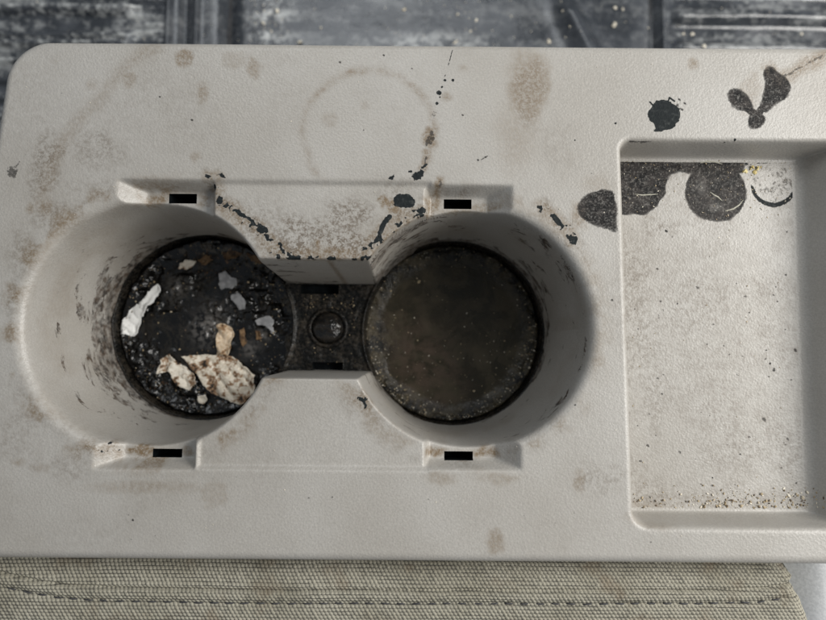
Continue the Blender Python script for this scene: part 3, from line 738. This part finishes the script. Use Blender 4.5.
def crumbs(name, spots, label, cat='crumbs', seed=1, mat=None, kind='stuff'):
    rng = np.random.default_rng(seed); cos = []; fs = []; tn = []
    for i, (x, y, z, s, tone) in enumerate(spots):
        cos.append(crumb_geo(x, y, z, s, rng, tone)); fs.append(IF + 12 * i); tn += [tone] * 12
    ox, oy, oz = spots[0][:3]
    o = link(name, mesh_np(name, np.concatenate(cos), np.concatenate(fs), dict(tone=np.array(tn)), smooth=False, origin=(ox, oy, oz)), mat or M['crumb'])
    o.location = (ox / 1000, oy / 1000, oz / 1000)
    return tag(o, label, cat, kind=kind)
def sample_shell(x, y):
    j = int(round((x - X[0, 0]) / G)); i = int(round((y - Y[0, 0]) / G)); return float(Z[i, j])
rg = np.random.default_rng(5)
sp = []
for k in range(420):
    u = 632 + 194 * rg.random() ** .9; v = 508 - abs(rg.normal(0, 9)) - (6 if k % 9 == 0 else 0)
    if rg.random() > .25 + .75 * math.exp(-((u - 735) / 45) ** 2) + .5 * (u > 785): continue
    x, y = P(u, v, zt); sp.append((x, y, sample_shell(x, y), rg.uniform(.10, .42) * (1.6 if rg.random() < .12 else 1), rg.random()))
crumbs('tray_crumbs', sp, 'scatter of tan and pale crumbs along the lower edge of the tray', seed=2)
sp = []
for k in range(230):
    u, v = rg.uniform(624, 792), rg.uniform(158, 220) if rg.random() < .8 else rg.uniform(220, 480)
    x, y = P(u, v, zt); sp.append((x, y, sample_shell(x, y), rg.uniform(.08, .28), rg.uniform(.3, 1)))
crumbs('tray_specks', sp, 'pale specks sprinkled over the dark stains in the tray', 'specks', seed=3)
sp = []
for k in range(1000):
    a = rg.uniform(0, 6.283); r = RS - 1 - abs(rg.normal(0, 4.0)) if rg.random() < .75 else RS * math.sqrt(rg.random()) * .9
    if rg.random() > .35 + .65 * (math.sin(a) < .1): continue
    x, y = CUP[1][0] + r * math.cos(a), CUP[1][1] + r * math.sin(a)
    sp.append((x, y, float(spill_z(np.array(x), np.array(y))), rg.uniform(.08, .30) * (1.7 if rg.random() < .08 else 1), rg.uniform(.25, 1)))
for u, v, s in ((419, 282, .7), (391, 291, .55), (402, 310, .3), (461, 344, .4), (474, 391, .6), (405, 390, .5), (456, 260, .4)):
    x, y = P(u, v, -63); sp.append((x, y, float(spill_z(np.array(x), np.array(y))), s, .62))
crumbs('residue_crumbs', sp, 'fine pale crumbs ringed around the dried residue in the right cup holder', seed=4)
sp = []
for k in range(330):
    a = rg.uniform(0, 6.283); r = RS - 1 - abs(rg.normal(0, 6)) if rg.random() < .6 else RS * math.sqrt(rg.random()) * .95
    x, y = CUP[0][0] + r * math.cos(a), CUP[0][1] + r * math.sin(a)
    sp.append((x, y, float(sludge_z(np.array(x), np.array(y))), rg.uniform(.10, .45), rg.uniform(0, .8) ** 1.4))
crumbs('sludge_bits', sp, 'small brown and pale bits stuck in the sludge of the left cup holder', 'debris', seed=6)
sp = []
for k in range(90):
    u, v = rg.uniform(302, 356), rg.uniform(294, 364) if rg.random() < .6 else rg.uniform(294, 310)
    if math.hypot(u - 328, v - 328) < 19: continue
    x, y = P(u, v, LCH); sp.append((x, y, LCH - .1, rg.uniform(.10, .35), rg.uniform(.1, .7)))
crumbs('channel_crumbs', sp, 'small crumbs lying on the black channel between the two cup holders', seed=7)
sp = []
for k in range(75):
    u, v = rg.uniform(15, 815), rg.choice([rg.uniform(55, 175), rg.uniform(475, 550), rg.uniform(185, 255), rg.uniform(390, 460)])
    x, y = P(u, v, 0)
    if sample_shell(x, y) > -2.2: sp.append((x, y, sample_shell(x, y), rg.uniform(.10, .24), rg.uniform(.85, 1)))
crumbs('lint_specks', sp, 'tiny white lint specks dotted over the top of the console', 'lint', seed=12)
for u, v, s, lab in ((752, 169, 1.5, 'yellow crumb cluster at the back of the tray beside the dried ring'),):
    x, y = P(u, v, zt); rng = np.random.default_rng(8); cos = []; fs = []
    for i in range(9):
        cos.append(crumb_geo(x + rng.normal(0, 1.3), y + rng.normal(0, .9), zt - .2 + .3 * (i % 3), rng.uniform(.5, .95), rng, .5)); fs.append(IF + 12 * i)
    o = link('yellow_crumb', mesh_np('yellow_crumb', np.concatenate(cos), np.concatenate(fs), smooth=False, origin=(x, y, zt)), mat_simple('yellow_crumb_skin', (.60, .47, .17), (.75, .65, .34), 900, .5))
    o.location = (x / 1000, y / 1000, zt / 1000); tag(o, lab, 'crumb')
# straw-like fibres lying on the stains
def fibre(pts, w, label, z=zt):
    q = PS(pts, z); co = []; fs = []
    for i, (x, y) in enumerate(q):
        a = q[max(i - 1, 0)]; b = q[min(i + 1, len(q) - 1)]; ex, ey = b[0] - a[0], b[1] - a[1]; L = math.hypot(ex, ey); nx_, ny_ = -ey / L, ex / L
        ww = w * (.35 if i in (0, len(q) - 1) else 1)
        zz = sample_shell(x, y)
        for s, h in ((-1, 0), (-.6, .8), (.6, .8), (1, 0)): co.append((x + nx_ * s * ww / 2, y + ny_ * s * ww / 2, zz + h * w * .6 - .05))
        if i:
            for k in range(3): fs.append(((i - 1) * 4 + k, i * 4 + k, i * 4 + k + 1, (i - 1) * 4 + k + 1))
    ox, oy = q[0]
    o = link('fibre', mesh_np('fibre', co, fs, origin=(ox, oy, z)), M['thread2']); o.location = (ox / 1000, oy / 1000, z / 1000)
    return tag(o, label, 'fibre', 'pale fibres lying in the tray')
fibre([(635, 194), (642, 195), (650, 194.5), (658, 194)], .5, 'pale straight fibre lying on the square dark tray stain')
fibre([(710, 192), (714, 195), (718, 197), (722, 201)], .6, 'pale short fibre in the middle of the round tray stain')
fibre([(725, 211), (733, 209), (739, 205), (743, 200)], .6, 'pale curved fibre at the lower right of the round tray stain')
fibre([(700, 163), (708, 161), (716, 162), (722, 164)], .5, 'pale arched fibre across the top of the round tray stain')

# ------------------------------------------------------------------ canvas cushion below
cushion = empty('seat_cushion', (0, -90, FLOOR)); OQ = (0, -90, FLOOR)
tag(cushion, 'olive canvas cushion edge with stitched seam along the front of the console', 'cushion')
QX, QY = lattice(-152, 147.5, -104, P(300, 549)[1], .24)
zq = -9.0
def seam_y(x, off):
    pts = [(-40, 560 + off), (0, 573 + off), (30, 580 + off), (60, 585 + off), (110, 588 + off), (200, 590 + off), (450, 590.5 + off), (700, 591 + off), (760, 589 + off), (795, 584 + off), (830, 574 + off)]
    q = PS(pts, zq); return np.interp(x, [a for a, b in q], [b for a, b in q])
sy = seam_y(QX, 0); st_y = seam_y(QX, 13.5)
base = zq - 1.4 * sstep(0, 1, np.clip((QY - sy) / 3.0, 0, 1)) - 8.0 * np.clip((QY - sy - 2) / 11, 0, 1.2) ** 2
puck = .65 + .7 * vnoise(QX, QY * 0, 5.5, 133)
base = base - 1.4 * np.exp(-((QY - sy) / .6) ** 2) - .95 * puck * np.exp(-((QY - st_y) / 1.2) ** 2) + .55 * puck * np.exp(-((QY - (sy + st_y) / 2) / 1.8) ** 2)
base = base + 1.4 * (fbm(QX, QY, 40, 130) - .5) - .05 * np.maximum(-QY - 95, 0) ** 1.5
# right end rounds over
xe_pts = PS([(786, 548), (791, 566), (800, 580), (797, 586), (806, 600), (814, 620), (822, 650)], zq)
xe = np.interp(QY, [b for a, b in xe_pts][::-1], [a for a, b in xe_pts][::-1])
de = QX - xe
base = base - np.where(de > -6, 5.0 * (np.clip(de + 6, 0, 6) / 6) ** 2.5, 0)
pw, ph = 1.46, 1.16
shear = np.clip((de + 26) / 26, 0, 1) * .5
yy = QY + .5 * (fbm(QX, QY, 25, 141) - .5) + 25 * sstep(0, 1, shear * .12) ; row = np.floor(yy / ph); fy = yy / ph - row
xx = QX / pw + .5 * (row % 2) + .10 * (fbm(QX, QY, 7, 140) - .5)
xx = xx + .42 * fy
fx = xx - np.floor(xx)
bumpw = np.clip(1 - (2 * fx - 1) ** 2, 0, 1) ** .8 * np.clip(1 - (2 * fy - 1) ** 2, 0, 1) ** .8
hv = hash2(np.floor(xx).astype(np.int64), row.astype(np.int64), 5)
QZ = base + .50 * bumpw * (.6 + .8 * hv)
qk = de <= 0.1; qk = qk[:-1, :-1] & qk[1:, :-1] & qk[:-1, 1:] & qk[1:, 1:]
cover = link('cover', grid_mesh('cover', QX, QY, QZ, qk, dict(thread=bumpw * (.55 + .7 * hv)), origin=OQ), M['fabric'], cushion)
ex_ = [(a, b) for a, b in xe_pts]
co = [(a + .05, b, zq - 6.0) for a, b in ex_] + [(a - 1.5, b, FLOOR) for a, b in ex_]
me = mesh_np('end_panel', co, [(i, i + 1, len(ex_) + i + 1, len(ex_) + i) for i in range(len(ex_) - 1)], origin=OQ)
link('end_panel', me, mat_simple('canvas_side', (.25, .235, .17), (.31, .295, .22), 900, .9), cushion)
# stitches
def capsule(L, r):
    co = []; fs = []; ns = 6; xs = [-.5, -.42, -.2, .2, .42, .5]; rs = [.25, .8, 1, 1, .8, .25]; zs = [-.35, -.05, .12, .12, -.05, -.35]
    for x, k, z in zip(xs, rs, zs):
        for j in range(ns):
            a = 2 * math.pi * j / ns; co.append((x * L, math.cos(a) * r * k, math.sin(a) * r * k + z))
    for i in range(len(xs) - 1):
        for j in range(ns): fs.append((i * ns + j, (i + 1) * ns + j, (i + 1) * ns + (j + 1) % ns, i * ns + (j + 1) % ns))
    return mesh_np('stitch', co, fs)
sm = capsule(3.3, .30); sm.materials.append(M['thread'])
rs_ = random.Random(4); x = P(-4, 590, zq)[0]
while x < P(790, 603, zq)[0]:
    y = float(seam_y(np.array(x), 13.5)); y2 = float(seam_y(np.array(x + 1), 13.5))
    i = min(max(int(round((y - QY[0, 0]) / .24)), 0), QX.shape[0] - 1); j = min(max(int(round((x - QX[0, 0]) / .24)), 0), QX.shape[1] - 1)
    o = bpy.data.objects.new('stitch', sm); sc.collection.objects.link(o); o.parent = cushion
    o.location = ((x - OQ[0]) / 1000, (y - OQ[1]) / 1000, (float(base[i, j]) + .42 - OQ[2]) / 1000)
    o.rotation_euler = (0, 0, math.atan2(y2 - y, 1) + rs_.uniform(-.08, .08))
    x += 5.55 + rs_.uniform(-.3, .3)

# pale trim at the lower right
TX, TY = lattice(P(775, 600, -45)[0], 190, -130, P(800, 556, -30)[1], 1.0)
TZ = -38 - 8 * sstep(10, -10, TX - P(798, 600, -40)[0]) + .6 * fbm(TX, TY, 20, 150) - 2.5 * sstep(-4, 0, TY - TY.max())
o = link('seat_trim', grid_mesh('seat_trim', TX, TY, TZ, origin=(160, -100, FLOOR)), M['trim']); o.location = (.160, -.100, FLOOR / 1000)
md = o.modifiers.new('thickness', 'SOLIDIFY'); md.thickness = .10; md.offset = -1
tag(o, 'pale grey plastic trim past the right end of the canvas cushion', 'trim')

# ------------------------------------------------------------------ car floor
FX, FY = lattice(-330, 330, 60, 330, .8)
def FPt(u, v): return P(u, v, FLOOR)
fl = np.zeros_like(FX); u_ = FX / ((H - FLOOR) / FPX) + 413
wav = 3.0 * (fbm(FX, FY, 70, 160, 2) - .5)
yv = FY + wav
left = sstep(130, 105, u_) ; lmid = sstep(105, 115, u_) * sstep(152, 146, u_); right = sstep(676, 690, u_)
def ridge(v, w, h): return h * np.exp(-((yv - FPt(413, v)[1]) / w) ** 2)
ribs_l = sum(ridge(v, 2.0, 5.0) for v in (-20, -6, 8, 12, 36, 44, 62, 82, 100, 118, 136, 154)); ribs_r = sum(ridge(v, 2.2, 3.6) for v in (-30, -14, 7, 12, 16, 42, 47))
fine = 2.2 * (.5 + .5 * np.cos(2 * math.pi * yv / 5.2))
rib_sheen = np.clip(left * ribs_l / 5.0 + lmid * (.5 + .5 * np.cos(2 * math.pi * yv / 5.2)) * .7, 0, 1)  # pale sheen lines of the rib crests, painted in with the dust
fl += left * ribs_l + lmid * fine + right * ribs_r
for uu, w, h in ((154, 3, 3), (170, 5, -3), (183, 3, 2), (216, 8, -4), (662, 4, -4), (672, 2.5, 3)): fl += h * np.exp(-((u_ - uu) / w) ** 2)
hx, hy = FPt(574, 18); dxh = (FX - hx) * math.cos(.5) - (FY - hy) * -math.sin(.5); hump = np.exp(-((FX - hx + (FY - hy) * .45) / 8.5) ** 2) * sstep(FPt(574, -4)[1] + 8, FPt(574, 16)[1], FY); fl += 8 * hump
fl += 2.2 * (fbm(FX, FY, 60, 170) - .5)
dust_sheen = np.clip(1.0 * rib_sheen + .30 * (left + right) + .15 + .9 * np.exp(-((u_ - 262) / 22) ** 2) + .5 * np.exp(-((u_ - 430) / 70) ** 2) * sstep(FPt(0, 20)[1], FPt(0, 36)[1], FY) + .2 * lmid, 0, 1) * (1 - .9 * hump)
o = link('floor_mat', grid_mesh('floor_mat', FX, FY, FLOOR + fl - 4, attrs=dict(dust_sheen=dust_sheen)), M['mat']); tag(o, 'dusty black ribbed rubber floor mat behind the console', 'floor mat'); 
ME = mesh_np('floor', [(-900, -900, FLOOR - 8), (900, -900, FLOOR - 8), (900, 900, FLOOR - 8), (-900, 900, FLOOR - 8)], [(0, 1, 2, 3)])
o = link('floor', ME, mat_simple('dark_carpet', (.03, .03, .032), (.05, .05, .052), 300, .9)); tag(o, kind='structure')
sp = []
def fz(x, y):
    j = int(round((x - FX[0, 0]) / .8)); i = int(round((y - FY[0, 0]) / .8)); return float(fl[i, j]) + FLOOR - 4
for u, v, s, tn in ((299, 40, 2.4, .95), (456, 39, 1.9, 1), (477, 17, 1.4, .95), (458, 11, 1.4, .95), (404, 6, 1.6, .6), (471, 28, 1.1, .9), (512, 13, 1.0, .9), (616, 22, 2.4, .7), (686, 31, 1.9, .75), (695, 31, 1.9, .75), (703, 47, 1.9, .8), (617, 4, 1.5, .95), (625, 5, 1.3, .95), (651, 24, 1.1, .9), (805, 31, 1.4, .9), (550, 38, 1.8, .7), (562, 12, 1.2, .8), (276, 8, 2.4, .9), (262, 20, 1.7, .85), (270, 28, 1.4, .85), (320, 25, 1.2, .8)):
    x, y = FPt(u, v); sp.append((x, y, fz(x, y), s * .62, min(1, tn + .15)))
for k in range(150):
    c = rg.random(); u = rg.normal(262, 12) if c < .3 else (rg.normal(430, 60) if c < .6 else rg.uniform(0, 826)); v = rg.uniform(-5, 50)
    x, y = FPt(u, v)
    if abs(x) < 320: sp.append((x, y, fz(x, y), rg.uniform(.15, .45), rg.uniform(.8, 1)))
crumbs('floor_debris', sp, 'white and tan debris scattered on the black floor mat', 'debris', seed=9)
